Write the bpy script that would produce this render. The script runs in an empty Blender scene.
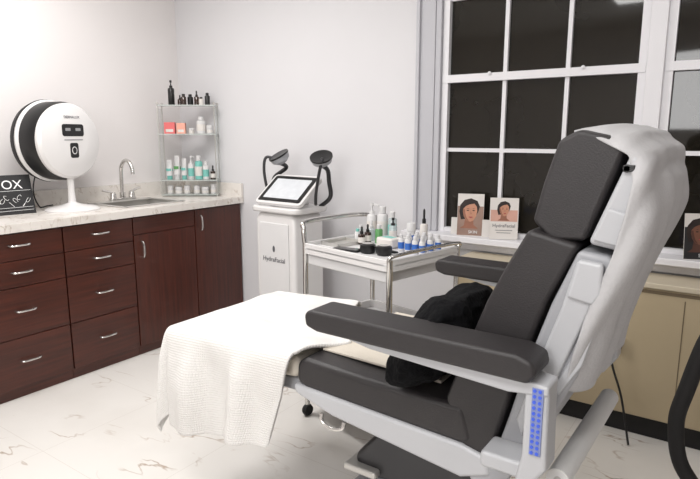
import bpy, bmesh, math, random
from mathutils import Vector, Matrix, noise
random.seed(7)
S=bpy.context.scene
ORG=Vector((0,0,0))
# ------------------------------------------------------------ materials
def nmat(name,col,rough=.5,metal=0,spec=.5,bump=0,bscale=60,var=0,vscale=6,coat=0,trans=0,alpha=1,emit=None,estr=0,sheen=0):
    m=bpy.data.materials.new(name);m.use_nodes=True
    nt=m.node_tree;b=nt.nodes['Principled BSDF']
    b.inputs['Base Color'].default_value=(*col,1);b.inputs['Roughness'].default_value=rough
    b.inputs['Metallic'].default_value=metal;b.inputs['Specular IOR Level'].default_value=spec
    b.inputs['Coat Weight'].default_value=coat;b.inputs['Transmission Weight'].default_value=trans
    b.inputs['Alpha'].default_value=alpha
    if sheen:b.inputs['Sheen Weight'].default_value=sheen
    if emit:
        b.inputs['Emission Color'].default_value=(*emit,1);b.inputs['Emission Strength'].default_value=estr
    tc=nt.nodes.new('ShaderNodeTexCoord')
    if bump:
        n=nt.nodes.new('ShaderNodeTexNoise');n.inputs['Scale'].default_value=bscale;n.inputs['Detail'].default_value=4
        nt.links.new(tc.outputs['Object'],n.inputs['Vector'])
        bp=nt.nodes.new('ShaderNodeBump');bp.inputs['Strength'].default_value=bump;bp.inputs['Distance'].default_value=.01
        nt.links.new(n.outputs['Fac'],bp.inputs['Height']);nt.links.new(bp.outputs['Normal'],b.inputs['Normal'])
    if var:
        n=nt.nodes.new('ShaderNodeTexNoise');n.inputs['Scale'].default_value=vscale;n.inputs['Detail'].default_value=5
        nt.links.new(tc.outputs['Object'],n.inputs['Vector'])
        r=nt.nodes.new('ShaderNodeValToRGB')
        r.color_ramp.elements[0].position=.3;r.color_ramp.elements[1].position=.7
        r.color_ramp.elements[0].color=(*[c*(1-var) for c in col],1);r.color_ramp.elements[1].color=(*[min(1,c*(1+var)) for c in col],1)
        nt.links.new(n.outputs['Fac'],r.inputs['Fac']);nt.links.new(r.outputs['Color'],b.inputs['Base Color'])
    return m
def srgb(r,g,b):
    f=lambda c:(c/255/12.92) if c/255<=.04045 else ((c/255+.055)/1.055)**2.4
    return (f(r),f(g),f(b))
M={}
M['wall_l']=nmat('wall_paint_warm',srgb(228,224,223),.75,spec=.2,bump=.04,bscale=180,var=.012,vscale=2)
M['wall_b']=nmat('wall_paint_cool',srgb(215,214,216),.75,spec=.2,bump=.04,bscale=180,var=.012,vscale=2)
M['ceil']=nmat('ceiling_paint',srgb(238,237,235),.9)
M['trim']=nmat('trim_paint',srgb(228,227,230),.45,var=.01)
M['casing']=nmat('casing_paint',srgb(184,184,189),.5,var=.01)
M['white']=nmat('white_plastic',srgb(214,213,213),.4,var=.01)
M['whitegloss']=nmat('gloss_white_plastic',srgb(220,218,217),.25,coat=.2,var=.01)
M['shell']=nmat('silver_grey_plastic',srgb(158,159,163),.38,var=.02)
M['shell2']=nmat('pale_grey_plastic',srgb(182,183,186),.35,var=.02)
M['vinyl']=nmat('charcoal_vinyl',srgb(41,38,39),.5,bump=.12,bscale=260,var=.05,vscale=30)
M['black']=nmat('black_plastic',srgb(18,18,19),.35,var=.05)
M['blackm']=nmat('black_matte',srgb(26,25,26),.7,var=.05)
M['plush']=nmat('black_plush',srgb(14,14,16),.95,bump=.8,bscale=90,var=.3,vscale=60,spec=.15)
M['chrome']=nmat('chrome_metal',srgb(215,213,210),.15,metal=.95,var=.02)
M['steel']=nmat('brushed_steel',srgb(200,198,194),.32,metal=.6,bump=.05,bscale=300)
M['dsteel']=nmat('dark_steel',srgb(70,70,72),.35,metal=.8,var=.05)
M['tan']=nmat('tan_enamel_metal',srgb(186,170,140),.45,var=.02,vscale=3)
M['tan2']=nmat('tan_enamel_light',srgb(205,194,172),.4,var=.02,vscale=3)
M['tand']=nmat('tan_enamel_shadow',srgb(112,98,76),.6,var=.02)
M['cream']=nmat('cream_fabric',srgb(208,200,187),.9,bump=.2,bscale=150,var=.02)
M['cover']=nmat('grey_white_cover_fabric',srgb(180,179,180),.7,bump=.15,bscale=120,var=.03,vscale=8)
M['glass']=nmat('dark_night_glass',srgb(32,29,24),.04,spec=.42,var=.2,vscale=1.5)
M['acrylic']=nmat('clear_acrylic',srgb(225,240,236),.08,spec=.6,alpha=.15)
M['acredge']=nmat('acrylic_edge',srgb(206,214,210),.15,spec=.6,alpha=.6)
M['amber']=nmat('amber_glass',srgb(48,26,14),.1,coat=.5,var=.05)
M['teal']=nmat('teal_print',srgb(120,190,180),.4,var=.02)
M['pink']=nmat('pink_print',srgb(226,112,112),.45,var=.04)
M['peach']=nmat('peach_print',srgb(236,170,150),.45,var=.04)
M['blue']=nmat('blue_print',srgb(60,110,190),.4,var=.02)
M['green']=nmat('green_print',srgb(90,150,90),.4,var=.02)
M['clear']=nmat('clear_bottle_plastic',srgb(200,212,214),.1,alpha=.6,spec=.6)
M['led']=nmat('blue_indicator_light',srgb(60,90,200),.4,emit=srgb(60,100,235),estr=.12)
M['ledbase']=nmat('indicator_panel',srgb(126,138,186),.4)
M['screen']=nmat('tablet_screen',srgb(205,208,212),.12,emit=srgb(205,210,215),estr=.05,var=.06,vscale=20)
M['ink']=nmat('grey_ink',srgb(90,90,95),.6)
M['inkw']=nmat('white_ink',srgb(235,235,235),.6)
M['inkm']=nmat('mid_grey_ink',srgb(150,150,152),.6)
M['skin']=nmat('printed_skin_warm',srgb(196,140,112),.5,var=.12,vscale=18)
M['skins']=nmat('printed_skin_shaded',srgb(150,98,76),.5,var=.1,vscale=18)
M['skin2']=nmat('printed_skin_deep',srgb(122,78,58),.5,var=.12,vscale=18)
M['skin2s']=nmat('printed_skin_deep_shaded',srgb(84,50,38),.5,var=.1,vscale=18)
M['lip']=nmat('printed_lips',srgb(168,72,72),.5)
M['hair']=nmat('printed_hair',srgb(38,25,21),.6,var=.3,vscale=50)
M['cardbg']=nmat('printed_taupe',srgb(150,122,108),.5,var=.15,vscale=9)
M['cardpk']=nmat('printed_pink',srgb(206,160,144),.5,var=.1,vscale=9)
M['card']=nmat('white_card',srgb(220,215,210),.5)
M['board']=nmat('chalk_black_card',srgb(28,28,30),.5,var=.1)
M['paper']=nmat('white_paper_roll',srgb(210,210,209),.6,bump=.1,bscale=80)

def wood(name,vertical):
    m=nmat(name,srgb(74,28,20),.35,coat=.1);nt=m.node_tree;b=nt.nodes['Principled BSDF']
    tc=nt.nodes.new('ShaderNodeTexCoord');mp=nt.nodes.new('ShaderNodeMapping')
    mp.inputs['Scale'].default_value=(30,30,1.5) if vertical else (30,1.5,30)
    n=nt.nodes.new('ShaderNodeTexNoise');n.inputs['Scale'].default_value=2.2;n.inputs['Detail'].default_value=7
    r=nt.nodes.new('ShaderNodeValToRGB');e=r.color_ramp.elements
    e[0].position=.25;e[0].color=(*srgb(52,22,14),1);e[1].position=.75;e[1].color=(*srgb(84,37,24),1)
    nt.links.new(tc.outputs['Object'],mp.inputs['Vector']);nt.links.new(mp.outputs[0],n.inputs['Vector'])
    nt.links.new(n.outputs['Fac'],r.inputs['Fac']);nt.links.new(r.outputs['Color'],b.inputs['Base Color'])
    return m
M['wood']=wood('cherry_wood_horizontal',False);M['woodv']=wood('cherry_wood_vertical',True)

def marble(name,base,vein,dark,scale,width,tiles,rough,thr=.47,amt=1,rot=.7,stretch=2.3):
    m=nmat(name,base,rough);nt=m.node_tree;b=nt.nodes['Principled BSDF'];L=nt.links.new
    tc=nt.nodes.new('ShaderNodeTexCoord')
    def math_(op,a,bb=None,c=None):
        n=nt.nodes.new('ShaderNodeMath');n.operation=op
        for i,x in enumerate((a,bb,c)):
            if x is None:continue
            if isinstance(x,(int,float)):n.inputs[i].default_value=x
            else:L(x,n.inputs[i])
        return n.outputs[0]
    mp=nt.nodes.new('ShaderNodeMapping');mp.inputs['Rotation'].default_value=(0,0,rot);mp.inputs['Scale'].default_value=(1,stretch,1)
    L(tc.outputs['Object'],mp.inputs['Vector'])
    n1=nt.nodes.new('ShaderNodeTexNoise');n1.inputs['Scale'].default_value=scale;n1.inputs['Detail'].default_value=4;n1.inputs['Roughness'].default_value=.5;n1.inputs['Distortion'].default_value=.3
    L(mp.outputs[0],n1.inputs['Vector'])
    v=math_('ABSOLUTE',math_('SUBTRACT',n1.outputs['Fac'],.5))
    v=math_('SUBTRACT',1,math_('MINIMUM',1,math_('DIVIDE',v,width)))
    n2=nt.nodes.new('ShaderNodeTexNoise');n2.inputs['Scale'].default_value=scale*1.7;n2.inputs['Detail'].default_value=2
    L(tc.outputs['Object'],n2.inputs['Vector'])
    k=math_('MULTIPLY',math_('SUBTRACT',n2.outputs['Fac'],thr),8);k=math_('MINIMUM',1,math_('MAXIMUM',0,k))
    v=math_('MULTIPLY',math_('MULTIPLY',v,k),amt)
    n3=nt.nodes.new('ShaderNodeTexNoise');n3.inputs['Scale'].default_value=scale*.9;n3.inputs['Detail'].default_value=4
    L(tc.outputs['Object'],n3.inputs['Vector'])
    mx=nt.nodes.new('ShaderNodeMix');mx.data_type='RGBA'
    L(math_('MINIMUM',1,math_('MAXIMUM',0,math_('MULTIPLY',math_('SUBTRACT',n3.outputs['Fac'],.5),3))),mx.inputs[0]);mx.inputs[6].default_value=(*base,1);mx.inputs[7].default_value=(*dark,1)
    mx2=nt.nodes.new('ShaderNodeMix');mx2.data_type='RGBA'
    L(v,mx2.inputs[0]);L(mx.outputs[2],mx2.inputs[6]);mx2.inputs[7].default_value=(*vein,1)
    out=mx2.outputs[2]
    if tiles:
        br=nt.nodes.new('ShaderNodeTexBrick');br.inputs['Scale'].default_value=1;br.inputs['Brick Width'].default_value=.61;br.inputs['Row Height'].default_value=.61
        br.inputs['Mortar Size'].default_value=.0012;br.offset=0;br.inputs['Color1'].default_value=(1,1,1,1);br.inputs['Color2'].default_value=(1,1,1,1);br.inputs['Mortar'].default_value=(.85,.83,.81,1)
        L(tc.outputs['Object'],br.inputs['Vector'])
        mm=nt.nodes.new('ShaderNodeMix');mm.data_type='RGBA';mm.blend_type='MULTIPLY';mm.inputs[0].default_value=1
        L(out,mm.inputs[6]);L(br.outputs['Color'],mm.inputs[7]);out=mm.outputs[2]
    L(out,b.inputs['Base Color']);return m
M['floor']=marble('marble_floor_tile',srgb(234,231,226),srgb(158,132,108),srgb(222,218,212),1.9,.012,True,.2,thr=.5,amt=.75,rot=.5,stretch=2.6)
M['counter']=marble('marble_laminate_counter',srgb(226,221,215),srgb(166,150,134),srgb(198,191,184),9,.03,False,.25,amt=.7)

def towelmat():
    m=nmat('white_waffle_cotton',srgb(230,228,225),.95);nt=m.node_tree;b=nt.nodes['Principled BSDF']
    tc=nt.nodes.new('ShaderNodeTexCoord');w=nt.nodes.new('ShaderNodeTexWave');w.inputs['Scale'].default_value=36;w.bands_direction='Y';w.inputs['Distortion'].default_value=.8
    w2=nt.nodes.new('ShaderNodeTexWave');w2.inputs['Scale'].default_value=36;w2.bands_direction='X'
    mm=nt.nodes.new('ShaderNodeMath');mm.operation='ADD'
    bp=nt.nodes.new('ShaderNodeBump');bp.inputs['Strength'].default_value=.4;bp.inputs['Distance'].default_value=.004
    nt.links.new(tc.outputs['UV'],w.inputs['Vector']);nt.links.new(tc.outputs['UV'],w2.inputs['Vector'])
    nt.links.new(w.outputs['Fac'],mm.inputs[0]);nt.links.new(w2.outputs['Fac'],mm.inputs[1])
    nt.links.new(mm.outputs[0],bp.inputs['Height']);nt.links.new(bp.outputs['Normal'],b.inputs['Normal'])
    return m
M['towel']=towelmat()
# ------------------------------------------------------------ geometry helpers
def V(*a):return Vector(a)
def abox(bm,a,b):
    x0,y0,z0=[min(p,q) for p,q in zip(a,b)];x1,y1,z1=[max(p,q) for p,q in zip(a,b)]
    v=[bm.verts.new(c) for c in ((x0,y0,z0),(x1,y0,z0),(x1,y1,z0),(x0,y1,z0),(x0,y0,z1),(x1,y0,z1),(x1,y1,z1),(x0,y1,z1))]
    for f in ((0,3,2,1),(4,5,6,7),(0,1,5,4),(1,2,6,5),(2,3,7,6),(3,0,4,7)):bm.faces.new([v[i] for i in f])
def aprism(bm,pts,y0,y1,axis='y'):
    def c(p,w):
        return {'y':(p[0],w,p[1]),'z':(p[0],p[1],w),'x':(w,p[0],p[1])}[axis]
    a=[bm.verts.new(c(p,y0)) for p in pts];b=[bm.verts.new(c(p,y1)) for p in pts];n=len(pts)
    bm.faces.new(a);bm.faces.new(b[::-1])
    for i in range(n):bm.faces.new((a[i],b[i],b[(i+1)%n],a[(i+1)%n]))
def fr(d):
    d=Vector(d).normalized();u=Vector((0,0,1)) if abs(d.z)<.95 else Vector((1,0,0))
    x=u.cross(d).normalized();return x,d.cross(x),d
def acyl(bm,p0,p1,r0,r1=None,seg=20):
    r1=r0 if r1 is None else r1
    p0=Vector(p0);p1=Vector(p1);x,y,d=fr(p1-p0)
    A=[bm.verts.new(p0+(x*math.cos(t)+y*math.sin(t))*r0) for t in [2*math.pi*i/seg for i in range(seg)]]
    B=[bm.verts.new(p1+(x*math.cos(t)+y*math.sin(t))*r1) for t in [2*math.pi*i/seg for i in range(seg)]]
    bm.faces.new(A[::-1]);bm.faces.new(B)
    for i in range(seg):bm.faces.new((A[i],A[(i+1)%seg],B[(i+1)%seg],B[i]))
def alathe(bm,prof,c,ax=(0,0,1),seg=28):
    x,y,d=fr(ax);c=Vector(c);rings=[]
    for r,h in prof:
        if r<=1e-6:rings.append([bm.verts.new(c+d*h)])
        else:rings.append([bm.verts.new(c+d*h+(x*math.cos(t)+y*math.sin(t))*r) for t in [2*math.pi*i/seg for i in range(seg)]])
    for a,b in zip(rings,rings[1:]):
        for i in range(seg):
            j=(i+1)%seg
            if len(a)==1 and len(b)==1:continue
            if len(a)==1:bm.faces.new((a[0],b[j],b[i]))
            elif len(b)==1:bm.faces.new((a[i],a[j],b[0]))
            else:bm.faces.new((a[i],a[j],b[j],b[i]))
    if len(rings[0])>1:bm.faces.new(rings[0][::-1])
    if len(rings[-1])>1:bm.faces.new(rings[-1])
def crm(P,n=8):
    P=[Vector(p) for p in P];o=[]
    for i in range(len(P)-1):
        a=P[max(i-1,0)];b=P[i];c=P[i+1];d=P[min(i+2,len(P)-1)]
        for k in range(n):
            t=k/n;o.append(.5*((2*b)+(c-a)*t+(2*a-5*b+4*c-d)*t*t+(3*b-a-3*c+d)*t**3))
    o.append(P[-1]);return o
def atube(bm,P,r,seg=12,smooth=True,n=8,ry=None):
    P=crm(P,n) if smooth else [Vector(p) for p in P]
    rings=[];x=None
    for i,p in enumerate(P):
        d=(P[min(i+1,len(P)-1)]-P[max(i-1,0)]).normalized()
        if x is None:x,_,_=fr(d)
        x=(x-d*x.dot(d)).normalized();y=d.cross(x)
        rings.append([bm.verts.new(p+x*math.cos(t)*r+y*math.sin(t)*(ry or r)) for t in [2*math.pi*k/seg for k in range(seg)]])
    for a,b in zip(rings,rings[1:]):
        for i in range(seg):j=(i+1)%seg;bm.faces.new((a[i],a[j],b[j],b[i]))
    bm.faces.new(rings[0][::-1]);bm.faces.new(rings[-1])
def mk(name,bm,mat,parent=None,bevel=0,seg=3,smooth=True,label=None,kind=None,sub=0,ang=35):
    bmesh.ops.translate(bm,verts=bm.verts,vec=-ORG)
    bmesh.ops.recalc_face_normals(bm,faces=bm.faces)
    me=bpy.data.meshes.new(name);bm.to_mesh(me);bm.free()
    me.materials.append(M[mat] if isinstance(mat,str) else mat)
    if smooth:
        for p in me.polygons:p.use_smooth=True
        me.set_sharp_from_angle(angle=math.radians(ang))
    o=bpy.data.objects.new(name,me);S.collection.objects.link(o)
    if parent:o.parent=parent
    if bevel:
        b=o.modifiers.new('b','BEVEL');b.width=bevel;b.segments=seg;b.limit_method='ANGLE';b.angle_limit=math.radians(40);b.harden_normals=True
    if sub:
        s=o.modifiers.new('s','SUBSURF');s.levels=sub;s.render_levels=sub
    if label:o['label']=label
    if kind:o['kind']=kind
    return o
def B():return bmesh.new()
def box(name,a,b,mat,parent=None,bevel=0,**k):
    bm=B();abox(bm,a,b);return mk(name,bm,mat,parent,bevel,**k)
def cyl(name,a,b,r,mat,parent=None,r1=None,bevel=0,seg=24,**k):
    bm=B();acyl(bm,a,b,r,r1,seg);return mk(name,bm,mat,parent,bevel,**k)
def lathe(name,prof,c,mat,parent=None,ax=(0,0,1),seg=28,**k):
    bm=B();alathe(bm,prof,c,ax,seg);return mk(name,bm,mat,parent,**k)
def tube(name,P,r,mat,parent=None,smooth=True,seg=12,n=8,**k):
    bm=B();atube(bm,P,r,seg,smooth,n);return mk(name,bm,mat,parent,**k)
def thing(name,loc,label,cat,rot=0,group=None,world=False):
    global ORG
    e=bpy.data.objects.new(name,None);e.empty_display_size=.05;e.location=loc;e.rotation_euler=(0,0,rot)
    S.collection.objects.link(e);e['label']=label;e['category']=cat
    if group:e['group']=group
    ORG=Vector(loc) if world else Vector((0,0,0))
    return e
def end():
    global ORG;ORG=Vector((0,0,0))
def text(name,s,size,mat,parent,origin,n,up=(0,0,1),label=None,align='CENTER'):
    cu=bpy.data.curves.new(name,'FONT');cu.body=s;cu.size=size;cu.extrude=.0004;cu.align_x=align;cu.align_y='CENTER'
    t=bpy.data.objects.new(name+'_t',cu);S.collection.objects.link(t);bpy.context.view_layer.update()
    me=bpy.data.meshes.new_from_object(t.evaluated_get(bpy.context.evaluated_depsgraph_get()))
    bpy.data.objects.remove(t)
    n=Vector(n).normalized();up=Vector(up);r=up.cross(n).normalized();u=n.cross(r)
    m=Matrix((( r.x,u.x,n.x,origin[0]-ORG.x),(r.y,u.y,n.y,origin[1]-ORG.y),(r.z,u.z,n.z,origin[2]-ORG.z),(0,0,0,1)))
    me.transform(m);me.materials.clear();me.materials.append(M[mat])
    o=bpy.data.objects.new(name,me);S.collection.objects.link(o);o.parent=parent
    if label:o['label']=label
    return o
def flat(name,pts,mat,parent,origin,n,up=(0,0,1),th=.0006,**k):
    n=Vector(n).normalized();up=Vector(up);r=up.cross(n).normalized();u=n.cross(r);o=Vector(origin)
    bm=B();a=[bm.verts.new(o+r*p[0]+u*p[1]) for p in pts];b=[bm.verts.new(o+r*p[0]+u*p[1]+n*th) for p in pts]
    bm.faces.new(a);bm.faces.new(b[::-1])
    for i in range(len(pts)):j=(i+1)%len(pts);bm.faces.new((a[i],b[i],b[j],a[j]))
    return mk(name,bm,mat,parent,smooth=False,**k)
def ell(cx,cy,rx,ry,n=24):return [(cx+rx*math.cos(2*math.pi*i/n),cy+ry*math.sin(2*math.pi*i/n)) for i in range(n)]
def rrect(cx,cy,w,h,r,n=5):
    o=[]
    for sx,sy,a0 in ((1,1,0),(-1,1,90),(-1,-1,180),(1,-1,270)):
        for i in range(n+1):
            a=math.radians(a0+90*i/n);o.append((cx+sx*(w/2-r)+r*math.cos(a),cy+sy*(h/2-r)+r*math.sin(a)))
    return o
# ------------------------------------------------------------ ROOM
XR,YF,ZC=5.2,-4.6,2.62
SZ=.812   # sill height
box('floor',(-.1,YF-.1,-.1),(XR+.1,.2,0),'floor',kind='structure')
box('ceiling',(-.1,YF-.1,ZC),(XR+.1,.2,ZC+.1),'ceil',kind='structure')
box('wall_left',(-.1,YF-.1,0),(0,.2,ZC),'wall_l',kind='structure')
box('wall_right',(XR,YF-.1,0),(XR+.1,.2,ZC),'wall_l',kind='structure')
box('wall_front',(0,YF-.1,0),(XR,YF,ZC),'wall_l',kind='structure')
bm=B();abox(bm,(0,0,0),(2.15,.14,ZC));abox(bm,(2.15,0,0),(4.4,.14,.775));abox(bm,(2.15,0,2.45),(4.4,.14,ZC));abox(bm,(4.4,0,0),(XR,.14,ZC));abox(bm,(2.0,.14,0),(4.6,.2,ZC))
mk('wall_back',bm,'wall_b',kind='structure',smooth=False)
bm=B();abox(bm,(.65,-.015,0),(2.4,0,.1));mk('baseboard_back',bm,'trim',kind='structure',bevel=.004)
bm=B();abox(bm,(2.05,-.025,SZ),(2.15,0,2.5));abox(bm,(2.04,-.04,SZ),(2.062,0,2.5));abox(bm,(2.15,-.02,SZ),(2.183,.06,2.45))
mk('trim_1',bm,'casing',kind='structure',bevel=.004)
bm=B();abox(bm,(3.192,-.02,SZ),(3.263,.06,2.45));mk('trim_2',bm,'trim',kind='structure',bevel=.004)
bm=B();abox(bm,(2.0,-.11,SZ-.033),(4.5,.06,SZ));abox(bm,(2.02,-.03,.73),(4.48,0,SZ-.034));mk('trim_3',bm,'trim',kind='structure',bevel=.005)
def window(nm,x0,x1):
    w=(x1-x0);bm=B()
    for a,b in (((x0,0,SZ),(x0+.035,.07,2.45)),((x1-.035,0,SZ),(x1,.07,2.45)),((x0+.036,.002,2.41),(x1-.036,.07,2.449)),((x0+.036,.002,SZ+.001),(x1-.036,.07,SZ+.026)),((x0+.004,-.004,1.628),(x1-.004,.06,1.668))):abox(bm,a,b)
    p=(w-.07)/3
    for i in (1,2):
        abox(bm,(x0+.035+p*i-.01,.012,SZ+.01),(x0+.035+p*i+.01,.045,2.42))
    for z in (1.27,2.06):abox(bm,(x0+.03,.013,z-.01),(x1-.03,.044,z+.01))
    f=mk(nm,bm,'trim',kind='structure')
    box('glass',(x0+.03,.032,SZ+.01),(x1-.03,.038,2.43),'glass',f,label='dark glass panes at night')
    bm=B()
    for c in (.27,.73):alathe(bm,[(.009,0),(.01,.006),(.004,.012),(0,.013)],(x0+w*c,-.004,1.665),(0,-1,0),12)
    mk('sash_lock',bm,'trim',f)
    return f
window('window_1',2.185,3.192);window('window_2',3.263,4.27)
# ------------------------------------------------------------ RADIATOR COVER
T=thing('radiator_cover',(3.4,-.13,0),'long tan metal heater cover beneath the window sill','radiator cover',world=True)
box('body',(2.42,-.235,.1),(4.4,-.035,.70),'tan',T,bevel=.006)
box('plinth',(2.45,-.2,0),(4.38,-.04,.1),'blackm',T,label='shadow under the cover built as a black recessed plinth')  # matte black stands in for the shadow beneath the cover
bm=B();abox(bm,(2.41,-.25,.70),(4.41,-.032,.725));mk('top_panel',bm,'tan2',T,bevel=.005)
box('vent_slot',(2.5,-.2375,.676),(4.35,-.2345,.69),'tand',T,label='narrow shadowed vent slot')
for x in (2.95,3.45,3.95):box('panel_seam',(x,-.2365,.11),(x+.004,-.2345,.66),'tand',T)
end()
# ------------------------------------------------------------ CABINETS
CT=.915
def handle(parent,p,vert=False):
    x,y,z=p;L=.05
    if vert:P=[(x,y,z-L),(x+.022,y,z-L+.008),(x+.027,y,z),(x+.022,y,z+L-.008),(x,y,z+L)]
    else:P=[(x,y-L,z),(x+.022,y-L+.008,z),(x+.027,y,z),(x+.022,y+L-.008,z),(x,y+L,z)]
    tube('handle',P,.0055,'chrome',parent,seg=8,n=5,label='curved chrome pull handle')
def cabinet(y0,y1,kind,lab,hy=None):
    T=thing('base_cabinet',(.31,(y0+y1)/2,0),lab,'cabinet',world=True)
    box('body',(.012,y0,.0),(.6,y1,.87 if kind!='sink' else .72),'wood',T)
    g=.003
    if kind=='drawers':
        for z0,z1 in ((.728,.862),(.59,.724),(.325,.586),(.06,.321)):
            d=box('drawer',(.6,y0+g,z0),(.62,y1-g,z1),'wood',T,bevel=.002)
            handle(d,(.62,(y0+y1)/2,(z0+z1)/2+.01))
    else:
        ztop=.862
        if kind=='sink':
            box('front_rail',(.58,y0,.72),(.6,y1,.87),'wood',T);box('back_rail',(.012,y0,.72),(.03,y1,.87),'wood',T)
            box('false_front',(.6,y0+g,.76),(.62,y1-g,.862),'wood',T,bevel=.002);ztop=.756
        d=box('door',(.6,y0+g,.06),(.62,y1-g,ztop),'woodv',T,bevel=.002)
        handle(d,(.62,hy,ztop-.09),True)
    end()
cabinet(-.43,-.012,'door','dark cherry wood base cabinet with one tall door',-.39)
cabinet(-.90,-.432,'sink','dark cherry wood sink cabinet with door and false front',-.85)
cabinet(-1.33,-.902,'drawers','dark cherry wood base cabinet with four drawers')
cabinet(-1.79,-1.332,'drawers','dark cherry wood base cabinet with four drawers')
cabinet(-2.25,-1.792,'drawers','dark cherry wood base cabinet with four drawers')
T=thing('worktop',(.32,-1.1,.87),'cream marble-look laminate worktop with backsplash','countertop',world=True)
sx0,sx1,sy0,sy1=.17,.52,-.88,-.45
bm=B()
abox(bm,(.003,-2.28,.872),(sx0,-.003,CT));abox(bm,(sx1,-2.28,.872),(.648,-.003,CT));abox(bm,(sx0,-2.28,.872),(sx1,sy0,CT));abox(bm,(sx0,sy1,.872),(sx1,-.003,CT))
mk('slab',bm,'counter',T)
bm=B();abox(bm,(.003,-2.28,CT),(.023,-.003,CT+.095));abox(bm,(.023,-.023,CT),(.648,-.003,CT+.095));mk('backsplash',bm,'counter',T)
end()
T=thing('sink',(.345,-.66,.75),'small stainless steel drop-in basin','sink',world=True)
bm=B();o=.018
abox(bm,(sx0-o,sy0-o,CT),(sx1+o,sy0+.014,CT+.006));abox(bm,(sx0-o,sy1-.014,CT),(sx1+o,sy1+o,CT+.006));abox(bm,(sx0-o,sy0,CT),(sx0+.05,sy1,CT+.006));abox(bm,(sx1-.014,sy0,CT),(sx1+o,sy1,CT+.006))
mk('rim',bm,'steel',T,bevel=.002)
bm=B()
abox(bm,(sx0+.002,sy0+.002,.79),(sx1-.002,sy1-.002,.795))
for a,b in (((sx0+.002,sy0+.002,.795),(sx0+.006,sy1-.002,CT)),((sx1-.006,sy0+.002,.795),(sx1-.002,sy1-.002,CT)),((sx0+.002,sy0+.002,.795),(sx1-.002,sy0+.006,CT)),((sx0+.002,sy1-.006,.795),(sx1-.002,sy1-.002,CT))):abox(bm,a,b)
mk('bowl',bm,'steel',T)
lathe('drain',[(.035,0),(.035,.003),(.02,.004),(0,.002)],(.34,-.66,.795),'chrome',T)
end()
T=thing('faucet',(.15,-.64,CT+.006),'chrome gooseneck faucet with two lever handles','faucet')
bm=B();aprism(bm,rrect(0,0,.05,.2,.024),0,.014,'z');mk('base_plate',bm,'chrome',T,bevel=.003)
bm=B();acyl(bm,(0,0,.01),(0,0,.05),.018);atube(bm,[(0,0,.04),(0,0,.15),(.01,0,.225),(.05,0,.262),(.095,0,.255),(.125,0,.21),(.13,0,.175)],.012,12)
mk('spout',bm,'chrome',T)
for s in (-1,1):
    bm=B();alathe(bm,[(.022,.01),(.02,.04),(.014,.055),(0,.06)],(0,s*.07,0));atube(bm,[(0,s*.07,.05),(-.005,s*.1,.06),(-.01,s*.14,.07)],.008,8);mk('lever_handle',bm,'chrome',T)
# ------------------------------------------------------------ LED MASK MACHINE
T=thing('light_therapy_machine',(.358,-1.113,CT),'round white facial light machine with black back on pedestal stand','beauty device',rot=math.radians(12))
lathe('base',[(.15,0),(.15,.008),(.13,.02),(.06,.032),(.024,.045),(.02,.06)],(0,0,0),'whitegloss',T,seg=40)
lathe('stem',[(.022,.04),(.018,.12),(.02,.24)],(-.0,0,0),'whitegloss',T)
cz=.4
lathe('back_shell',[(.0,-.235),(.12,-.228),(.19,-.205),(.228,-.17),(.238,-.135),(.2,-.135)],(0,0,cz),'blackm',T,ax=(1,0,0),seg=56,label='matte black domed back shell')
lathe('ring',[(.2,-.135),(.232,-.135),(.236,-.122),(.226,-.108),(.2,-.108)],(0,0,cz),'whitegloss',T,ax=(1,0,0),seg=56)
lathe('inner_drum',[(.2,-.11),(.224,-.108),(.224,-.02),(.2,.02)],(0,0,cz),'black',T,ax=(1,0,0),seg=56,label='black band')
f=lathe('face_panel',[(.2,.0),(.213,.002),(.214,.02),(.2,.036),(.15,.047),(.11,.052),(.10,.0525),(.0,.0525)],(0,0,cz),'whitegloss',T,ax=(1,0,0),seg=56)
n=(1,0,0)
flat('display',rrect(0,.062,.15,.068,.014),'black',f,(.0530,0,cz),n,label='black display window')
flat('display_digits',rrect(-.035,.066,.035,.016,.003),'inkm',f,(.0537,0,cz),n)
flat('display_digits',rrect(.035,.066,.035,.016,.003),'inkm',f,(.0537,0,cz),n)
flat('control_groove',rrect(0,.008,.13,.007,.003),'inkm',f,(.053,0,cz),n)
flat('sensor_window',rrect(0,-.052,.058,.085,.012),'black',f,(.053,0,cz),n)
flat('sensor_ring',ell(0,-.052,.018,.022),'white',f,(.0537,0,cz),n)
flat('sensor_lens',ell(0,-.052,.013,.017),'black',f,(.0544,0,cz),n)
text('lettering','DERMALUX',.021,'ink',f,(.051,0,cz+.135),(1,0,.1))
tube('power_cable',[(-.2,-.03,.3),(-.25,-.05,.12),(-.25,-.02,.012),(-.27,.05,.006),(-.28,.1,.006)],.004,'black',T,label='thin black power cable')
# sign board
T=thing('counter_sign',(.27,-1.485,CT),'small black card sign with white chalk lettering and doodles','sign',rot=math.radians(-8))
bm=B();aprism(bm,[(0,0),(.008,0),(-.052,.215),(-.06,.215)],-.19,.19);b=mk('card',bm,'board',T)
nn=Vector((.215,0,.06)).normalized();oo=Vector((-.022,0,.1075))+nn*.0005
u=Vector((-.06,0,.215)).normalized()
text('lettering','BOTOX',.07,'inkw',b,oo+u*.055+Vector((0,.02,0)),nn)
bm=B()
for k in range(16):
    yy=-.17+.022*k;zz=-.035+.022*math.sin(k*2.1)
    q=[oo+nn*.001+Vector((0,yy+.012*math.cos(a),0))+u*(zz+.014*math.sin(a*1.0+k)) for a in (0,1.2,2.4,3.6,4.9)]
    atube(bm,q,.0012,5,n=3)
for e in (.02,-.075,-.092):atube(bm,[oo+nn*.001+Vector((0,-.18,0))+u*e,oo+nn*.001+Vector((0,.18,0))+u*(e+.003)],.0011,5)
mk('doodles',bm,'inkw',b)
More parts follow.
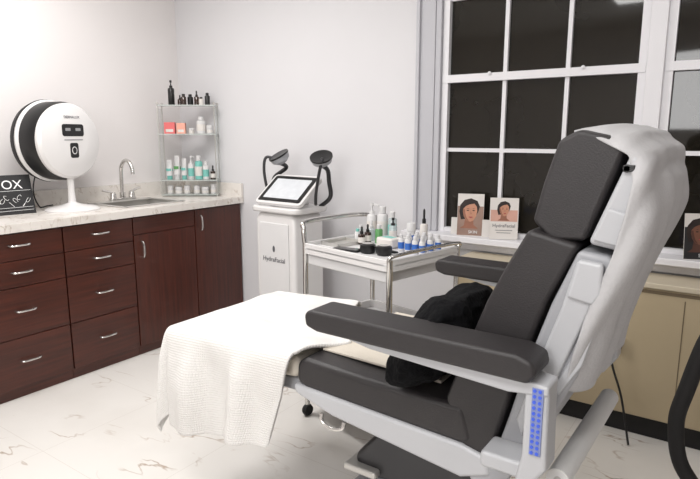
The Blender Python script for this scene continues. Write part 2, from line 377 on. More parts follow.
# ------------------------------------------------------------ BOTTLES
def bottle(p,r,h,kind='cap',bm_='white',cm='black',lm=None,label='',group=None,rot=0):
    nm={'pump':'pump_bottle','cap':'bottle','dropper':'dropper_bottle','tube':'cream_tube','jar':'cosmetic_jar','spray':'spray_bottle'}[kind]
    T=thing(nm,p,label,'jar' if kind=='jar' else ('tube' if kind=='tube' else 'bottle'),group=group,rot=rot)
    if kind=='tube':
        hc=h*.2
        lathe('cap',[(r*.72,0),(r*.78,hc*.1),(r*.78,hc),(0,hc)],(0,0,0),cm,T,seg=16)
        bm=B();n=16;rings=[]
        for t in (0,.1,.5,.85,1):
            z=hc+(h-hc)*t;ry=r*(1-t)+.0015;rx=r*(1+.15*t)
            rings.append([bm.verts.new((rx*math.cos(a),ry*math.sin(a),z)) for a in [2*math.pi*i/n for i in range(n)]])
        for a,b in zip(rings,rings[1:]):
            for i in range(n):bm.faces.new((a[i],a[(i+1)%n],b[(i+1)%n],b[i]))
        bm.faces.new(rings[0][::-1]);bm.faces.new(rings[-1]);bd=mk('body',bm,bm_,T)
        if lm:
            bm=B();alathe(bm,[(r*1.03,hc+(h-hc)*.3),(r*1.03,hc+(h-hc)*.45)],(0,0,0),seg=16);mk('label_band',bm,lm,T)
        return T
    hb={'pump':.68,'cap':.78,'dropper':.6,'jar':.62,'spray':.7}[kind]*h
    lathe('body',[(r*.9,0),(r,h*.02),(r,hb*.9),(r*.85,hb*.97),(r*.45 if kind!='jar' else r*.9,hb)],(0,0,0),bm_,T,seg=20)
    if lm:
        lathe('label_band',[(r*.98,hb*.2),(r*1.02,hb*.2),(r*1.02,hb*.7),(r*.98,hb*.7)],(0,0,0),lm,T,seg=20)
    if kind=='cap':lathe('cap',[(r*.6,hb),(r*.6,h*.98),(r*.5,h),(0,h)],(0,0,0),cm,T,seg=18)
    elif kind=='jar':lathe('cap',[(r*1.04,hb),(r*1.04,h*.97),(r*.95,h),(0,h)],(0,0,0),cm,T,seg=20)
    elif kind=='dropper':lathe('cap',[(r*.5,hb),(r*.5,hb+h*.12),(r*.28,hb+h*.14),(r*.3,h*.95),(r*.15,h),(0,h)],(0,0,0),cm,T,seg=14)
    elif kind in('pump','spray'):
        bm=B();alathe(bm,[(r*.5,hb),(r*.5,hb+h*.08),(r*.2,hb+h*.1),(r*.16,h*.9),(r*.35,h*.91),(r*.35,h),(0,h)],(0,0,0),seg=14)
        if kind=='pump':atube(bm,[(0,0,h*.96),(r*.9,0,h*.965),(r*1.4,0,h*.93)],r*.14,8)
        mk('pump_head',bm,cm,T)
    return T
# display stand
a0=math.atan2(.6,.8);sc=V(.285,-.165,CT)
T=thing('display_shelf',sc,'clear acrylic countertop display stand with glass shelves','shelf',rot=a0)
hw,hd=.2,.06
for z in (.012,.115,.44,.64):
    box('shelf_board',(-hw,-hd,z-.004),(hw,hd,z+.004),'acredge',T,label='translucent acrylic board')
for x in (-hw,hw):
    for y in (-hd,hd):
        bm=B();acyl(bm,(x*.98,y*.93,0),(x*.98,y*.93,.655),.004,seg=10);alathe(bm,[(.008,.645),(.008,.66),(0,.664)],(x*.98,y*.93,0),seg=10);mk('post',bm,'steel',T)
box('side_panel',(-hw-.003,-hd,.02),(-hw,hd,.62),'acrylic',T);box('side_panel',(hw,-hd,.02),(hw+.003,hd,.62),'acrylic',T)
def sh(lx,ly,z):
    c,s=math.cos(a0),math.sin(a0);return (sc.x+lx*c-ly*s,sc.y+lx*s+ly*c,CT+z)
G='skincare bottles on the acrylic stand'
for lx,ly,r,h,k,b_,c_ in ((-.11,0,.022,.17,'spray','black','black'),(-.055,.02,.017,.07,'dropper','amber','black'),(-.02,-.02,.018,.075,'cap','amber','black'),(.02,.01,.02,.075,'cap','black','black'),(.065,.01,.018,.1,'dropper','amber','black'),(.1,-.01,.016,.055,'cap','card','black'),(.14,.01,.018,.085,'cap','black','black')):
    bottle(sh(lx,ly,.644),r,h,k,b_,c_,label='small dark bottle on the top of the acrylic stand',group=G)
for lx,w,h,mt in ((-.13,.075,.08,'pink'),(-.05,.06,.075,'peach')):
    T=thing('cosmetic_box',sh(lx,0,.444),'pink and peach printed cosmetic carton on acrylic shelf','box',rot=a0)
    box('carton',(-w/2,-.02,0),(w/2,.02,h),mt,T,bevel=.001);box('printed_band',(-w*.35,-.0206,h*.15),(w*.35,-.02,h*.4),'card',T)
for lx,k,r,h,b_,c_,l_ in ((.09,'cap',.032,.12,'white','white','card'),(.02,'jar',.02,.04,'card','white',None),(.15,'jar',.022,.06,'white','white','card')):
    bottle(sh(lx,0,.444),r,h,k,b_,c_,l_,label='pale skincare bottle on the acrylic shelf',group=G)
for lx,k,r,h,b_,c_,l_ in ((-.15,'tube',.024,.14,'white','teal','teal'),(-.095,'tube',.024,.17,'white','white','green'),(-.045,'tube',.022,.15,'white','teal','teal'),(.005,'pump',.022,.17,'white','white','teal'),(.06,'cap',.027,.17,'teal','white','card'),(.11,'cap',.022,.13,'white','white','teal'),(.16,'dropper',.018,.1,'amber','black','card')):
    bottle(sh(lx,0,.119),r,h,k,b_,c_,l_,label='white and teal skincare bottle on the lower acrylic shelf',group=G)
for lx,r,h in ((-.15,.02,.06),(-.09,.025,.05),(-.03,.022,.06),(.04,.022,.06),(.1,.026,.05),(.16,.02,.07)):
    bottle(sh(lx,-.0,.016),r,h,'jar','white','white','card',label='small white cosmetic jar on the base of the stand',group='white jars on the acrylic stand')
# ------------------------------------------------------------ FACIAL MACHINE ON STAND
T=thing('facial_treatment_machine',(1.35,-.32,0),'white rolling treatment machine with tilted tablet and two cup holders','beauty device',rot=math.radians(-4))
bm=B();aprism(bm,rrect(0,0,.46,.4,.08),.05,.1,'z')
b=mk('base',bm,'white',T,bevel=.01)
for x in (-.17,.17):
    for y in (-.15,.15):lathe('caster',[(.0,-.015),(.025,-.015),(.03,0),(.025,.015),(0,.015)],(x,y,.03),'blackm',b,ax=(1,0,0),seg=16)
bm=B();aprism(bm,[(-.17,.1),(-.165,.86),(-.14,.90),(.14,.90),(.165,.86),(.17,.1)],-.13,.13);c=mk('column',bm,'whitegloss',T,bevel=.03)
bm=B();aprism(bm,[(-.125,.15),(-.12,.84),(.12,.84),(.125,.15)],-.137,-.128);p=mk('front_panel',bm,'white',c,bevel=.012)
text('lettering','HydraFacial',.04,'ink',c,(0,-.139,.62),(0,-1,0))
flat('emblem',ell(0,0,.01,.02),'ink',c,(0,-.138,.685),(0,-1,0))
bm=B();aprism(bm,rrect(0,0,.40,.3,.06),.9,.935,'z');mk('top_tray',bm,'whitegloss',T,bevel=.012)
bm=B();aprism(bm,[(-.08,.935),(.1,.935),(.09,1.0),(0,.97)],-.07,.07,'x');mk('screen_mount',bm,'white',T,bevel=.006)
tn=Vector((0,-.62,.78)).normalized();tu=Vector((0,.78,.62)).normalized();tr=Vector((1,0,0));to=Vector((0.02,-.03,1.03))
def slab(nm,w,h,r,mat,off,th,par):
    pts=rrect(0,0,w,h,r);bm=B()
    a=[bm.verts.new(to+tr*p[0]+tu*p[1]+tn*off) for p in pts];b2=[bm.verts.new(to+tr*p[0]+tu*p[1]+tn*(off+th)) for p in pts]
    bm.faces.new(a);bm.faces.new(b2[::-1])
    for i in range(len(pts)):j=(i+1)%len(pts);bm.faces.new((a[i],b2[i],b2[j],a[j]))
    return mk(nm,bm,mat,par,bevel=.0 if th<.01 else .004)
tb=slab('tablet',.38,.25,.03,'whitegloss',-.02,.025,T)
slab('bezel',.345,.215,.012,'black',.005,.002,tb);slab('screen',.285,.165,.004,'screen',.007,.001,tb)
for sg,cx,cy_ in ((-1,-.12,.05),(1,.255,.01)):
    bx=-.15 if sg<0 else .17
    tube('holder_arm',[(bx,.09,.93),(bx+sg*.07,.1,.99),(bx+sg*.07,.09,1.08),(cx,cy_+.05,1.15),(cx,cy_,1.18)],.013,'dsteel',T)
    lathe('holder_cup',[(.0,-.035),(.03,-.032),(.056,-.012),(.064,.018),(.056,.02),(.04,.0),(0,-.012)],(cx,cy_,1.21),'shell',T,ax=(.25*sg,-.55,1),label='grey cup-shaped handpiece rest')
    lathe('cup_rim',[(.055,.014),(.066,.016),(.066,.026),(.055,.024)],(cx,cy_,1.21),'black',T,ax=(.25*sg,-.55,1))
    hx=cx+(-.09 if sg<0 else .03)
    bm=B();atube(bm,[(cx-.02,cy_,1.195),(hx,cy_-.03,1.215),(hx-.015,cy_-.04,1.14),(hx-(.0 if sg<0 else .05),cy_-.03,1.02),(hx-(-.03 if sg<0 else .08),cy_,.95)],.009,10);mk('handpiece',bm,'dsteel',T)
# ------------------------------------------------------------ TROLLEY
ra=math.radians(-12);tc_=V(2.265,-.757,0);TZ=.83
T=thing('utility_trolley',tc_,'white plastic tray trolley with chrome tube legs and handles','trolley',rot=ra)
W,D=.278,.235
def tray(nm,z,dep,par):
    bm=B();t=.012
    aprism(bm,rrect(0,0,2*W,2*D,.03),z,z+.012,'z')
    o=mk(nm,bm,'white',par,bevel=.003)
    bm=B()
    O=rrect(0,0,2*W,2*D,.035);I=rrect(0,0,2*W-.03,2*D-.03,.025)
    n=len(O);lev=[(O,z-.02),(O,z+dep),(I,z+dep),(I,z+.005)]
    R=[[bm.verts.new((p[0],p[1],zz)) for p in pts] for pts,zz in lev]
    for k in range(4):
        a=R[k];b_=R[(k+1)%4]
        for i in range(n):j=(i+1)%n;bm.faces.new((a[i],a[j],b_[j],b_[i]))
    mk('tray_rim',bm,'whitegloss',o,bevel=.003)
    return o
tray('top_tray',TZ,.03,T);tray('lower_tray',.45,.05,T);tray('bottom_tray',.12,.05,T)
bm=B();abox(bm,(-W+.03,-D+.012,TZ-.07),(W-.03,D-.012,TZ-.022));d=mk('drawer',bm,'white',T,bevel=.008)
for x in (-W+.012,W-.012):
    for y in (-D+.012,D-.012):
        top=TZ+.03
        tube('leg',[(x,y,.06),(x,y,top)],.0125,'chrome',T,smooth=False)
        bm=B();alathe(bm,[(0,-.012),(.026,-.012),(.03,0),(.026,.012),(0,.012)],(x,y,.03),(1,0,0),16);acyl(bm,(x,y,.03),(x,y,.065),.01);mk('caster',bm,'blackm',T)
for x,s in ((-W+.012,-1),(W-.012,1)):
    if s<0:
        tube('handle',[(x,-D+.012,TZ+.02),(x-.01,-D+.012,TZ+.09),(x-.03,-D+.04,TZ+.12),(x-.04,0,TZ+.125),(x-.03,D-.04,TZ+.12),(x-.01,D-.012,TZ+.09),(x,D-.012,TZ+.02)],.012,'chrome',T)
    else:
        tube('handle',[(x,-D+.012,TZ+.02),(x+.012,-D+.02,TZ+.045),(x+.015,0,TZ+.05),(x+.012,D-.02,TZ+.045),(x,D-.012,TZ+.02)],.008,'chrome',T)
def tw(lx,ly,z=0):
    c,s=math.cos(ra),math.sin(ra);return (tc_.x+lx*c-ly*s,tc_.y+lx*s+ly*c,TZ+.0125+z)
G='products on the trolley'
for lx,ly,r,h,k,b_,c_,l_,lb in (
 (-.24,.19,.026,.17,'pump','white','white','card','white pump bottle on the trolley'),
 (-.17,.195,.026,.16,'cap','white','white','card','white bottle with ribbed cap on the trolley'),
 (-.105,.195,.022,.14,'cap','clear','white','teal','clear bottle with teal band on the trolley'),
 (-.165,.11,.02,.1,'dropper','clear','white',None,'small clear dropper bottle on the trolley'),
 (-.13,.05,.017,.09,'dropper','amber','black','card','small amber dropper bottle on the trolley'),
 (-.085,.08,.018,.09,'cap','green','white',None,'small green bottle on the trolley'),
 (-.12,-.0,.017,.085,'dropper','amber','black','card','small amber dropper bottle on the trolley'),
 (-.05,.14,.02,.12,'spray','clear','black','card','clear spray bottle with black top on the trolley'),
 (.09,.2,.018,.17,'dropper','card','black',None,'pale dropper bottle with black bulb on the trolley'),
 (.03,.18,.02,.1,'jar','white','white','blue','white jar with blue print on the trolley'),
 (-.23,.1,.014,.07,'cap','clear','white',None,'tiny clear vial with white cap on the trolley'),
 (-.2,.05,.014,.06,'cap','white','teal',None,'tiny white vial with teal cap on the trolley'),
 ):
    bottle(tw(lx,ly),r,h,k,b_,c_,l_,label=lb,group=G)
for i in range(4):
    for j in range(3):
        bottle(tw(.11+i*.04,.02+j*.055),.014,.075,'cap','white','white','blue',label='small white vial with blue label standing on the trolley',group='blue-labelled vials on the trolley')
T=thing('instrument_tray',tw(-.19,-.04),'shallow stainless steel instrument tray on the trolley','tray',rot=ra)
bm=B();abox(bm,(-.06,-.1,0),(.06,.06,.004))
for a,b in (((-.06,-.1,.004),(-.056,.06,.016)),((.056,-.1,.004),(.06,.06,.016)),((-.06,-.1,.004),(.06,-.096,.016)),((-.06,.056,.004),(.06,.06,.016))):abox(bm,a,b)
mk('dish',bm,'steel',T)
T=thing('phone',tw(-.06,-.15),'dark flat handset lying on the trolley','phone',rot=ra+.3)
bm=B();aprism(bm,rrect(0,0,.13,.055,.01),0,.009,'z');mk('case',bm,'blackm',T,bevel=.002)
bm=B();aprism(bm,rrect(0,0,.115,.045,.004),.009,.0095,'z');mk('glass',bm,'glass',T)
T=thing('wipes_pack',tw(.01,.05),'white folded wipes pack on the trolley','wipes',rot=ra)
bm=B();aprism(bm,rrect(0,0,.1,.08,.012),0,.045,'z');mk('pack',bm,'card',T,bevel=.01)
box('pack_print',(-.03,-.02,.045),(.03,.02,.046),'teal',T)
T=thing('protective_goggles',tw(.08,-.11),'black treatment goggles resting on the trolley','goggles',rot=ra+.2)
for s in (-1,1):
    lathe('eye_cup',[(.03,0),(.036,.014),(.034,.036),(.024,.042)],(s*.042,0,0),'black',T)
    lathe('lens',[(.0,.042),(.024,.0425),(.02,.044),(0,.045)],(s*.042,0,0),'steel',T)
tube('bridge',[(-.014,0,.025),(0,.0,.03),(.014,0,.025)],.005,'black',T)
tube('strap',[(-.07,0,.014),(-.085,.04,.01),(0,.06,.008),(.085,.04,.01),(.07,0,.014)],.004,'black',T)
# ------------------------------------------------------------ BROCHURES ON SILL
def card(p,w,h,rot,label,fn):
    T=thing('brochure',p,label,'brochure',rot=rot,group='brochures on the window sill')
    bm=B();aprism(bm,[(-.001,0),(.001,0),(.03,h),(.028,h)],-w/2,w/2,'x')
    c=mk('card',bm,'card',T)
    n=Vector((0,-h,.03)).normalized();u=Vector((0,.03,h)).normalized()
    fn(T,c,n,lambda a,b,e=0:Vector((a,.0,0))+u*b-Vector((0,.001,0))+n*(.0004+e),w,h)
    return T
def face(c,n,P,up,w,cx,cy,s,sk,sks):
    "printed three-quarter portrait, s = half face width"
    E=lambda a,b,rx,ry,m=20:ell(cx+a*s,cy+b*s,rx*s,ry*s,m)
    Q=lambda *p:[(cx+a*s,cy+b*s) for a,b in p]
    lay=[0]
    def L(nm,pts,mt):lay[0]+=.0004;flat(nm,pts,mt,c,P(0,0,lay[0]),n,up,th=.0003)
    L('printed_hair',Q((-1.2,-1.1),(-1.45,0),(-1.35,.9),(-.8,1.6),(.1,1.85),(.95,1.5),(1.3,.8),(1.15,.1),(.9,-.4),(.2,-.9)),'hair')
    L('printed_neck',Q((-.6,-.9),(-.75,-1.9),(-1.3,-2.3),(1.2,-2.3),(.55,-1.8),(.5,-.9)),sks)
    L('printed_face',Q((-.95,.5),(-.95,-.1),(-.8,-.7),(-.4,-1.2),(.05,-1.4),(.5,-1.2),(.85,-.6),(.98,.1),(.9,.7),(.55,1.15),(0,1.3),(-.6,1.1)),sk)
    L('printed_cheek',Q((-.95,.3),(-.92,-.2),(-.78,-.7),(-.4,-1.15),(-.1,-1.3),(-.45,-.8),(-.62,-.2),(-.7,.3)),sks)
    L('printed_fringe',Q((-.98,.3),(-1.05,.9),(-.5,1.4),(.2,1.45),(.85,1.1),(.5,1.12),(-.1,1.0),(-.6,.75)),'hair')
    for a in (-.3,.5):
        L('printed_eyebrow',Q((a-.24,.36),(a,.47),(a+.24,.38),(a,.41)),'hair')
        L('printed_eye',E(a,.17,.17,.07,14),'hair')
    L('printed_nose',Q((.08,.15),(.22,-.3),(.0,-.38),(.12,-.28)),sks)
    L('printed_lips',Q((-.18,-.74),(.02,-.66),(.14,-.69),(.26,-.66),(.45,-.73),(.14,-.9)),'lip')
def portrait(sk,sks,bg):
    def fn(T,c,n,P,w,h):
        up=(0,.03,h)
        flat('printed_background',rrect(0,h/2,w*.98,h*.98,.002),bg,c,P(0,0,.0),n,up,th=.0003)
        face(c,n,P,up,w,-.003,h*.58,w*.28,sk,sks)
        text('lettering','SKIN',w*.16,'inkw',c,P(w*.12,h*.09,.0055),n,up)
    return fn
def product(T,c,n,P,w,h):
    up=(0,.03,h)
    flat('printed_background',rrect(0,h*.7,w*.94,h*.54,.002),'cardpk',c,P(0,0),n,up,th=.0003)
    face(c,n,P,up,w,.0,h*.72,w*.17,'skin','skins')
    flat('paper_strip',rrect(0,h*.22,w*.98,h*.43,.001),'card',c,P(0,0,.0052),n,up,th=.0004)
    text('lettering','HydraFacial',w*.17,'ink',c,P(0,h*.33,.006),n,up)
    flat('printed_line',rrect(0,h*.22,w*.6,h*.012,.0005),'ink',c,P(0,0,.0058),n,up)
    flat('printed_line',rrect(0,h*.16,w*.5,h*.012,.0005),'ink',c,P(0,0,.0058),n,up)
card((2.40,-.055,SZ),.14,.225,math.radians(18),'leaflet with a portrait of a dark-haired woman on the sill',portrait('skin','skins','cardbg'))
card((2.59,-.06,SZ),.145,.215,math.radians(22),'white brochure with a portrait and lettering on the sill',product)
card((3.475,-.06,SZ),.13,.2,math.radians(25),'dark leaflet with a portrait of a woman on the sill',portrait('skin2','skin2s','board'))
for lx in (2.315,2.495):
    T=thing('brochure',(lx,-.04,SZ),'blank white folded leaflet leaning by the window','brochure',rot=.3)
    bm=B();aprism(bm,[(-.001,0),(.001,0),(.02,.09),(.018,.09)],-.03,.03,'x');mk('card',bm,'card',T)
# ------------------------------------------------------------ TREATMENT CHAIR
CY=-1.43
T=thing('treatment_chair',(2.95,CY,0),'large reclining spa treatment chair with charcoal cushions and silver-grey shell','treatment chair',world=True)
y0,y1=CY-.28,CY+.28
bm=B();aprism(bm,[(3.238,1.163),(3.258,1.25),(3.285,1.34),(3.325,1.362),(3.385,1.350),(3.418,1.325),(3.352,1.128),(3.28,1.12)],y0+.015,y1-.015)
mk('head_cushion',bm,'vinyl',T,bevel=.011,seg=4)
bm=B();aprism(bm,[(3.235,1.145),(3.19,1.06),(3.145,.965),(3.095,.83),(3.05,.7),(3.07,.62),(3.12,.555),(3.17,.57),(3.2,.68),(3.235,.83),(3.285,.985),(3.345,1.12),(3.28,1.135)],y0,y1)
mk('back_cushion',bm,'vinyl',T,bevel=.012,seg=4)
bm=B();aprism(bm,[(3.36,1.125),(3.43,1.318),(3.46,1.30),(3.455,1.2),(3.425,1.115)],y0+.0,y1-.0)
hs=mk('headrest_shell',bm,'shell2',T,bevel=.012)
bm=B();aprism(bm,[(3.37,1.135),(3.395,1.205),(3.435,1.195),(3.425,1.125)],y0-.008,y0+.01);mk('headrest_bracket',bm,'shell2',hs,bevel=.006)
bm=B();acyl(bm,(3.425,y0-.008,1.285),(3.425,y0+.004,1.285),.008);abox(bm,(3.418,y0-.008,1.278),(3.44,y0,1.292));mk('clip',bm,'black',hs,bevel=.002,label='small black release clip')
bm=B();aprism(bm,[(3.345,1.112),(3.40,1.105),(3.43,1.09),(3.41,1.0),(3.36,.83),(3.29,.66),(3.22,.53),(3.13,.49),(3.11,.53),(3.19,.61),(3.215,.7),(3.25,.84),(3.295,.985)],y0-.006,y1+.006)
bs=mk('back_shell',bm,'shell',T,bevel=.012)
bm=B();aprism(bm,[(3.345,1.09),(3.395,1.085),(3.395,1.03),(3.35,.9),(3.295,.75),(3.25,.66),(3.235,.7),(3.275,.84),(3.32,.985)],y0-.016,y0+.01)
mk('side_trim',bm,'shell2',bs,bevel=.008,label='raised pale grey side panel')
bm=B();aprism(bm,[(3.35,1.095),(3.40,1.09),(3.40,1.025),(3.385,1.0),(3.33,1.01)],y0-.024,y0+.01)
mk('hinge_cover',bm,'shell2',bs,bevel=.008,label='boxy pale grey hinge cover')
bm=B();aprism(bm,[(3.315,.80),(3.36,.90),(3.395,1.0),(3.40,.98),(3.37,.86),(3.325,.78)],y0-.010,y0+.01)
mk('rear_trim',bm,'shell2',bs,bevel=.004,label='narrow pale grey rear edge trim')
# seat
bm=B();aprism(bm,[(2.565,.685),(2.60,.70),(2.8,.69),(3.0,.688),(3.1,.69),(3.13,.6),(3.1,.585),(2.60,.605),(2.56,.62)],y0-.005,y1+.005)
mk('seat_cushion',bm,'vinyl',T,bevel=.02,seg=4)
bm=B();aprism(bm,[(2.555,.615),(2.562,.585),(2.70,.548),(3.1,.50),(3.18,.53),(3.17,.575),(3.1,.59)],y0-.012,y1+.012)
mk('seat_shell',bm,'shell2',T,bevel=.012)
bm=B();aprism(bm,[(2.60,.7),(2.60,.708),(3.0,.702),(3.0,.692)],y0+.08,y1-.03)
mk('seat_pad',bm,'cream',T,bevel=.003,label='cream fabric pad over the seat')
bm=B();aprism(bm,[(1.99,.655),(2.02,.668),(2.555,.69),(2.555,.62),(2.02,.58),(1.985,.6)],y0+.01,y1-.01)
mk('leg_rest_cushion',bm,'cream',T,bevel=.02,seg=4,label='cream covered leg rest cushion')
bm=B();aprism(bm,[(2.02,.58),(2.555,.615),(2.56,.57),(2.1,.55)],y0+.03,y1-.03);mk('leg_rest_shell',bm,'shell',T,bevel=.008)
tube('side_grab_handle',[(2.66,y0-.005,.545),(2.665,y0-.01,.522),(2.70,y0-.012,.512),(2.735,y0-.01,.52),(2.74,y0-.005,.54)],.006,'chrome',T)
for yc,s in ((-1.80,-1),(-1.05,1)):
    bm=B();aprism(bm,[(2.71,.893),(2.725,.907),(3.27,.907),(3.305,.895),(3.312,.868),(3.295,.848),(2.75,.852),(2.715,.862)],yc-.055,yc+.055)
    a=mk('armrest',bm,'vinyl',T,bevel=.014,seg=4)
    bm=B();aprism(bm,[(2.78,.856),(3.30,.85),(3.335,.845),(3.335,.825),(3.25,.815),(2.9,.834)],yc-.038,yc+.038);mk('armrest_support',bm,'shell2',a,bevel=.006)
    bm=B();aprism(bm,[(3.285,.848),(3.335,.848),(3.34,.66),(3.30,.6),(3.27,.6),(3.285,.68)],yc-.035,yc+.035);p=mk('arm_post',bm,'shell2',T,bevel=.01)
    bm=B();abox(bm,(3.18,min(yc,CY+s*.28),.60),(3.30,max(yc,CY+s*.28),.64));mk('arm_bracket',bm,'shell2',T,bevel=.01)
    ys=yc+s*.0365
    box('indicator_strip',(3.302,ys-.002,.69),(3.326,ys+.002,.84),'ledbase',p,bevel=.001)
    bm=B()
    for i in range(12):
        for j in range(2):
            acyl(bm,(3.308+j*.011,ys+s*.001,.696+i*.0125),(3.308+j*.011,ys+s*.004,.696+i*.0125),.0036,seg=8)
    mk('indicator_lights',bm,'led',p,label='grid of small blue lights')
bm=B();aprism(bm,[(2.68,.27),(2.66,.33),(2.8,.5),(3.12,.5),(3.1,.3)],CY-.12,CY+.12);mk('lift_housing',bm,'dsteel',T,bevel=.02,label='dark metal lift mechanism housing')
bm=B();abox(bm,(2.78,CY-.1,.06),(3.05,CY+.1,.31));mk('lift_column',bm,'steel',T,bevel=.01)
bm=B();aprism(bm,rrect(2.9,CY,.8,.5,.1),0,.07,'z');mk('base_plate',bm,'shell',T,bevel=.015)
bm=B();abox(bm,(2.64,CY-.15,.29),(2.76,CY+.12,.315));mk('foot_bracket',bm,'steel',T,bevel=.008,label='flat steel bracket')
end()
T=thing('paper_roll',(3.35,CY,.55),'white rolled couch paper on a bar behind the chair back','paper roll',world=True)
cyl('roll',(3.346,-1.76,.606),(3.352,-1.24,.598),.025,'paper',T,seg=28)
cyl('bar',(3.346,-1.775,.606),(3.352,-1.225,.598),.008,'chrome',T)
end()
# cover hood
lv=[((3.335,.80),(3.372,.78),.27),((3.35,.88),(3.395,.86),.283),((3.38,1.0),(3.43,.975),.29),((3.412,1.1),(3.464,1.09),.290),((3.43,1.19),(3.485,1.18),.283),((3.44,1.26),(3.487,1.265),.275),((3.425,1.31),(3.470,1.32),.262),((3.36,1.342),(3.435,1.354),.25),((3.305,1.355),(3.395,1.370),.215),((3.305,1.362),(3.36,1.372),.12)]
bm=B();rings=[];n=56
fine=[]
for k in range(len(lv)-1):
    for q in range(6):
        t=q/6;f=lambda a,b:a+(b-a)*t
        A,Bq=lv[k],lv[k+1];fine.append(((f(A[0][0],Bq[0][0]),f(A[0][1],Bq[0][1])),(f(A[1][0],Bq[1][0]),f(A[1][1],Bq[1][1])),f(A[2],Bq[2])))
fine.append(lv[-1])
for (fx,fz),(bx,bz),w in fine:
    ring=[]
    for i in range(n+1):
        a=-math.pi/2+math.pi*i/n
        c=abs(math.cos(a))**.6;s_=math.copysign(abs(math.sin(a))**.6,math.sin(a))
        p=Vector((fx+(bx-fx)*c,CY+(w+.012)*s_,fz+(bz-fz)*c))
        k_=(p.x-p.z*.36)
        nv=noise.noise(Vector((p.x*5,p.y*9,p.z*3+2)))*.012+.007*math.sin(p.y*38+p.z*9)*c+.008*math.sin(k_*110+noise.noise(Vector((p.x*3,p.y*3,p.z*4)))*2.5)*(1 if p.z<1.3 else .4)
        d=Vector((.9*c,s_*.7,.1));p+=d*nv
        ring.append(bm.verts.new(p))
    rings.append(ring)
for a,b in zip(rings,rings[1:]):
    for i in range(n):bm.faces.new((a[i],a[i+1],b[i+1],b[i]))
bm.faces.new(rings[-1])
ORG=Vector((3.45,CY,.8))
o=mk('chair_cover',bm,'cover',sub=1,ang=80);o.location=ORG.copy();ORG=Vector((0,0,0))
m=o.modifiers.new('t','SOLIDIFY');m.thickness=.004;m.offset=1
o['label']='pale grey fabric cover draped over the back of the treatment chair';o['category']='chair cover'
# towel over leg rest
X0,Yn,Yf=2.0,CY-.285,CY+.27
bm=B();uvl=bm.loops.layers.uv.new('UVMap')
na,nb=96,124
amin,amax=-.30,.64;bmin,bmax=-.37,.57+.18
def edge(b):
    K=[(-.37,.45),(0,.565),(.17,.65),(.3,.54),(.55,.42),(.8,.38)]
    if b<=K[0][0]:return K[0][1]
    for (p,q),(r,s) in zip(K,K[1:]):
        if b<=r:return q+(s-q)*(b-p)/(r-p)
    return K[-1][1]
grid=[];uvs={}
for i in range(na+1):
    row=[]
    for j in range(nb+1):
        a=amin+(amax-amin)*i/na;b=bmin+(bmax-bmin)*j/nb
        W_=Yf-Yn
        aa=a if a<0 else a*edge(b)/amax
        ex=max(0,-aa);ey=max(0,-b);ef=max(0,b-W_)
        eyy=ey if ey>0 else ef;sgn=-1 if ey>0 else 1
        drop=math.hypot(ex,eyy)
        if ex>0 and eyy>0:drop*=.9
        drop*=1+.05*math.sin(aa*11+.5)
        x=X0+max(aa,0);y=Yn+min(max(b,0),W_)
        zt=.668+.03*min(1,max(aa,0)/.55)+.010
        if x>2.56:zt=.708
        if drop>0:
            ang=math.atan2(eyy,ex) if ex+eyy>0 else 0
            rr=.026*(1-math.exp(-drop/.03))
            q=x*24+1 if ex==0 else y*24+ang*5.5+x*24+1
            fold=.022*math.sin(q+drop*3)*min(1,drop/.22)+.016*noise.noise(Vector((x*7,y*7,drop*4+ang)))+.008*math.sin(q*2.3+drop*7)*min(1,drop/.15)
            rr+=max(-.02,fold)*min(1,drop/.12)
            x-=math.cos(ang)*rr if ex>0 else 0
            if ex>0 and eyy>0:y+=sgn*math.sin(ang)*rr
            elif eyy>0:y+=sgn*rr
            z=zt-max(0,drop-.02*(1-math.exp(-drop/.02)))*.97
        else:
            z=zt+.007*noise.noise(Vector((x*8,y*8,1)))+.004*math.sin(x*26+y*20)+.004*math.sin(x*13-y*30)
            if b<.04:z-=.006*(1-b/.04)**2
        z=max(z,.03)
        v=bm.verts.new((x,y,z));uvs[v]=(a,b);row.append(v)
    grid.append(row)
for i in range(na):
    for j in range(nb):
        f=bm.faces.new((grid[i][j],grid[i+1][j],grid[i+1][j+1],grid[i][j+1]))
        for l in f.loops:l[uvl].uv=uvs[l.vert]
ORG=Vector((2.25,CY,.68))
o=mk('towel',bm,'towel',sub=1,ang=180);o.location=ORG.copy();ORG=Vector((0,0,0))
m=o.modifiers.new('t','SOLIDIFY');m.thickness=.011;m.offset=1
o['label']='white knitted cotton towel draped over the leg rest';o['category']='towel'
# black plush cushion
bm=B();bmesh.ops.create_uvsphere(bm,u_segments=72,v_segments=48,radius=1)
pm=Matrix.Translation((2.965,-1.54,.80))@Matrix.Rotation(math.radians(8),4,'Z')@Matrix.Rotation(math.radians(-8),4,'X')@Matrix.Rotation(math.radians(-56),4,'Y')
for v in bm.verts:
    x,y,z=v.co
    sx=math.copysign(abs(x)**.6,x);sy=math.copysign(abs(y)**.6,y)
    t=(1-min(1,max(abs(sx),abs(sy))**3)*.6)
    co=Vector((sx*.16,sy*.25,z*.085*t))
    co+=v.co*(.018*noise.noise(co*14)+.008*noise.noise(co*40)+.005*noise.noise(co*90))
    w_=pm@co
    if w_.z<.715:w_.z=.715-(.715-w_.z)*.1
    v.co=w_
ORG=Vector((2.965,-1.54,.72))
o=mk('plush_cushion',bm,'plush',sub=1,ang=180);o.location=ORG.copy();ORG=Vector((0,0,0))
o['label']='fluffy black plush cushion slumped on the chair seat against the back';o['category']='cushion'
T=thing('power_plug',(3.2,-.29,0),'black plug and cord hanging by the heater cover','plug',world=True)
box('plug_body',(3.20,-.275,.40),(3.225,-.238,.45),'black',T,bevel=.005)
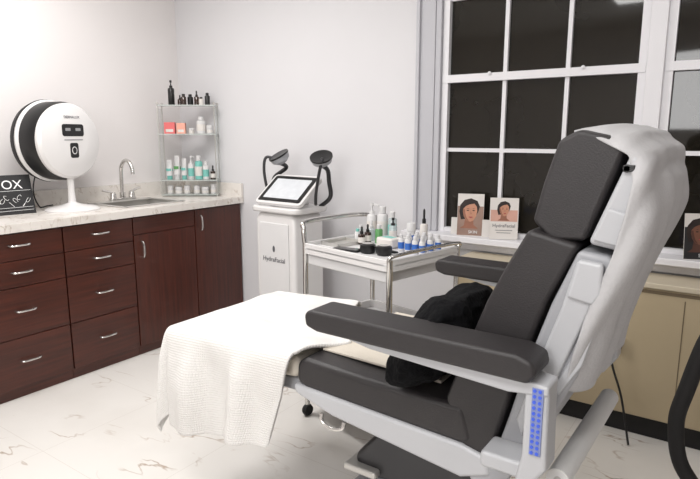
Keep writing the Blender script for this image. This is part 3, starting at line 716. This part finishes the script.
tube('cord',[(3.21,-.26,.45),(3.215,-.27,.49),(3.2,-.28,.46),(3.195,-.29,.36),(3.25,-.3,.2),(3.3,-.34,.006)],.005,'black',T)
end()
T=thing('vacuum_machine',(4.15,-.75,0),'dark vacuum unit with a thick black flexible hose','vacuum',world=True)
bm=B();abox(bm,(4.0,-.95,.05),(4.35,-.55,.7));mk('body',bm,'blackm',T,bevel=.03)
tube('hose',[(4.02,-.8,.62),(3.85,-.8,.86),(3.68,-.8,.9),(3.575,-.8,.72),(3.52,-.8,.5),(3.50,-.8,.36),(3.54,-.8,.2),(3.68,-.8,.1),(4.02,-.8,.12)],.026,'blackm',T,seg=16)
for x in (4.03,4.32):
    for y in (-.92,-.58):box('foot',(x-.02,y-.02,0),(x+.02,y+.02,.055),'black',T)
end()
# ------------------------------------------------------------ LIGHTS
def panel(x,y,w,d,e,col,nm):
    T=thing('ceiling_light',(x,y,ZC),'recessed white ceiling light panel','ceiling light')
    bm=B()
    for a,b in (((-w/2-.03,-d/2-.03,-.02),(w/2+.03,-d/2,0)),((-w/2-.03,d/2,-.02),(w/2+.03,d/2+.03,0)),((-w/2-.03,-d/2,-.02),(-w/2,d/2,0)),((w/2,-d/2,-.02),(w/2+.03,d/2,0))):abox(bm,a,b)
    mk('frame',bm,'white',T)
    l=bpy.data.lights.new(nm,'AREA');l.shape='RECTANGLE';l.size=w;l.size_y=d;l.energy=e;l.color=col
    o=bpy.data.objects.new(nm,l);o.location=(x,y,ZC-.03);S.collection.objects.link(o)
panel(1.2,-1.5,1.2,.6,38,(1,.98,.965),'light_a')
panel(3.0,-3.0,1.2,.6,34,(1,.985,.975),'light_b')
panel(3.4,-.9,1.2,.4,5,(1,.985,.975),'light_c')
l=bpy.data.lights.new('flash','AREA');l.size=.8;l.energy=22;l.color=(1,.995,.99)
o=bpy.data.objects.new('flash',l);o.location=(2.9,-4.1,1.8);o.rotation_euler=(math.radians(76),0,math.radians(24));S.collection.objects.link(o)
w=bpy.data.worlds.new('w');S.world=w;w.use_nodes=True;w.node_tree.nodes['Background'].inputs[0].default_value=(.02,.02,.025,1)
# ------------------------------------------------------------ CAMERA
cam=bpy.data.cameras.new('camera');cam.sensor_width=36;cam.lens=579/700*36;cam.clip_start=.05
co=bpy.data.objects.new('camera',cam);S.collection.objects.link(co);co.location=(3.63,-2.97,1.35)
co.rotation_euler=(math.radians(90-10.23),0,math.radians(34.7));S.camera=co
S.view_settings.view_transform='Standard'
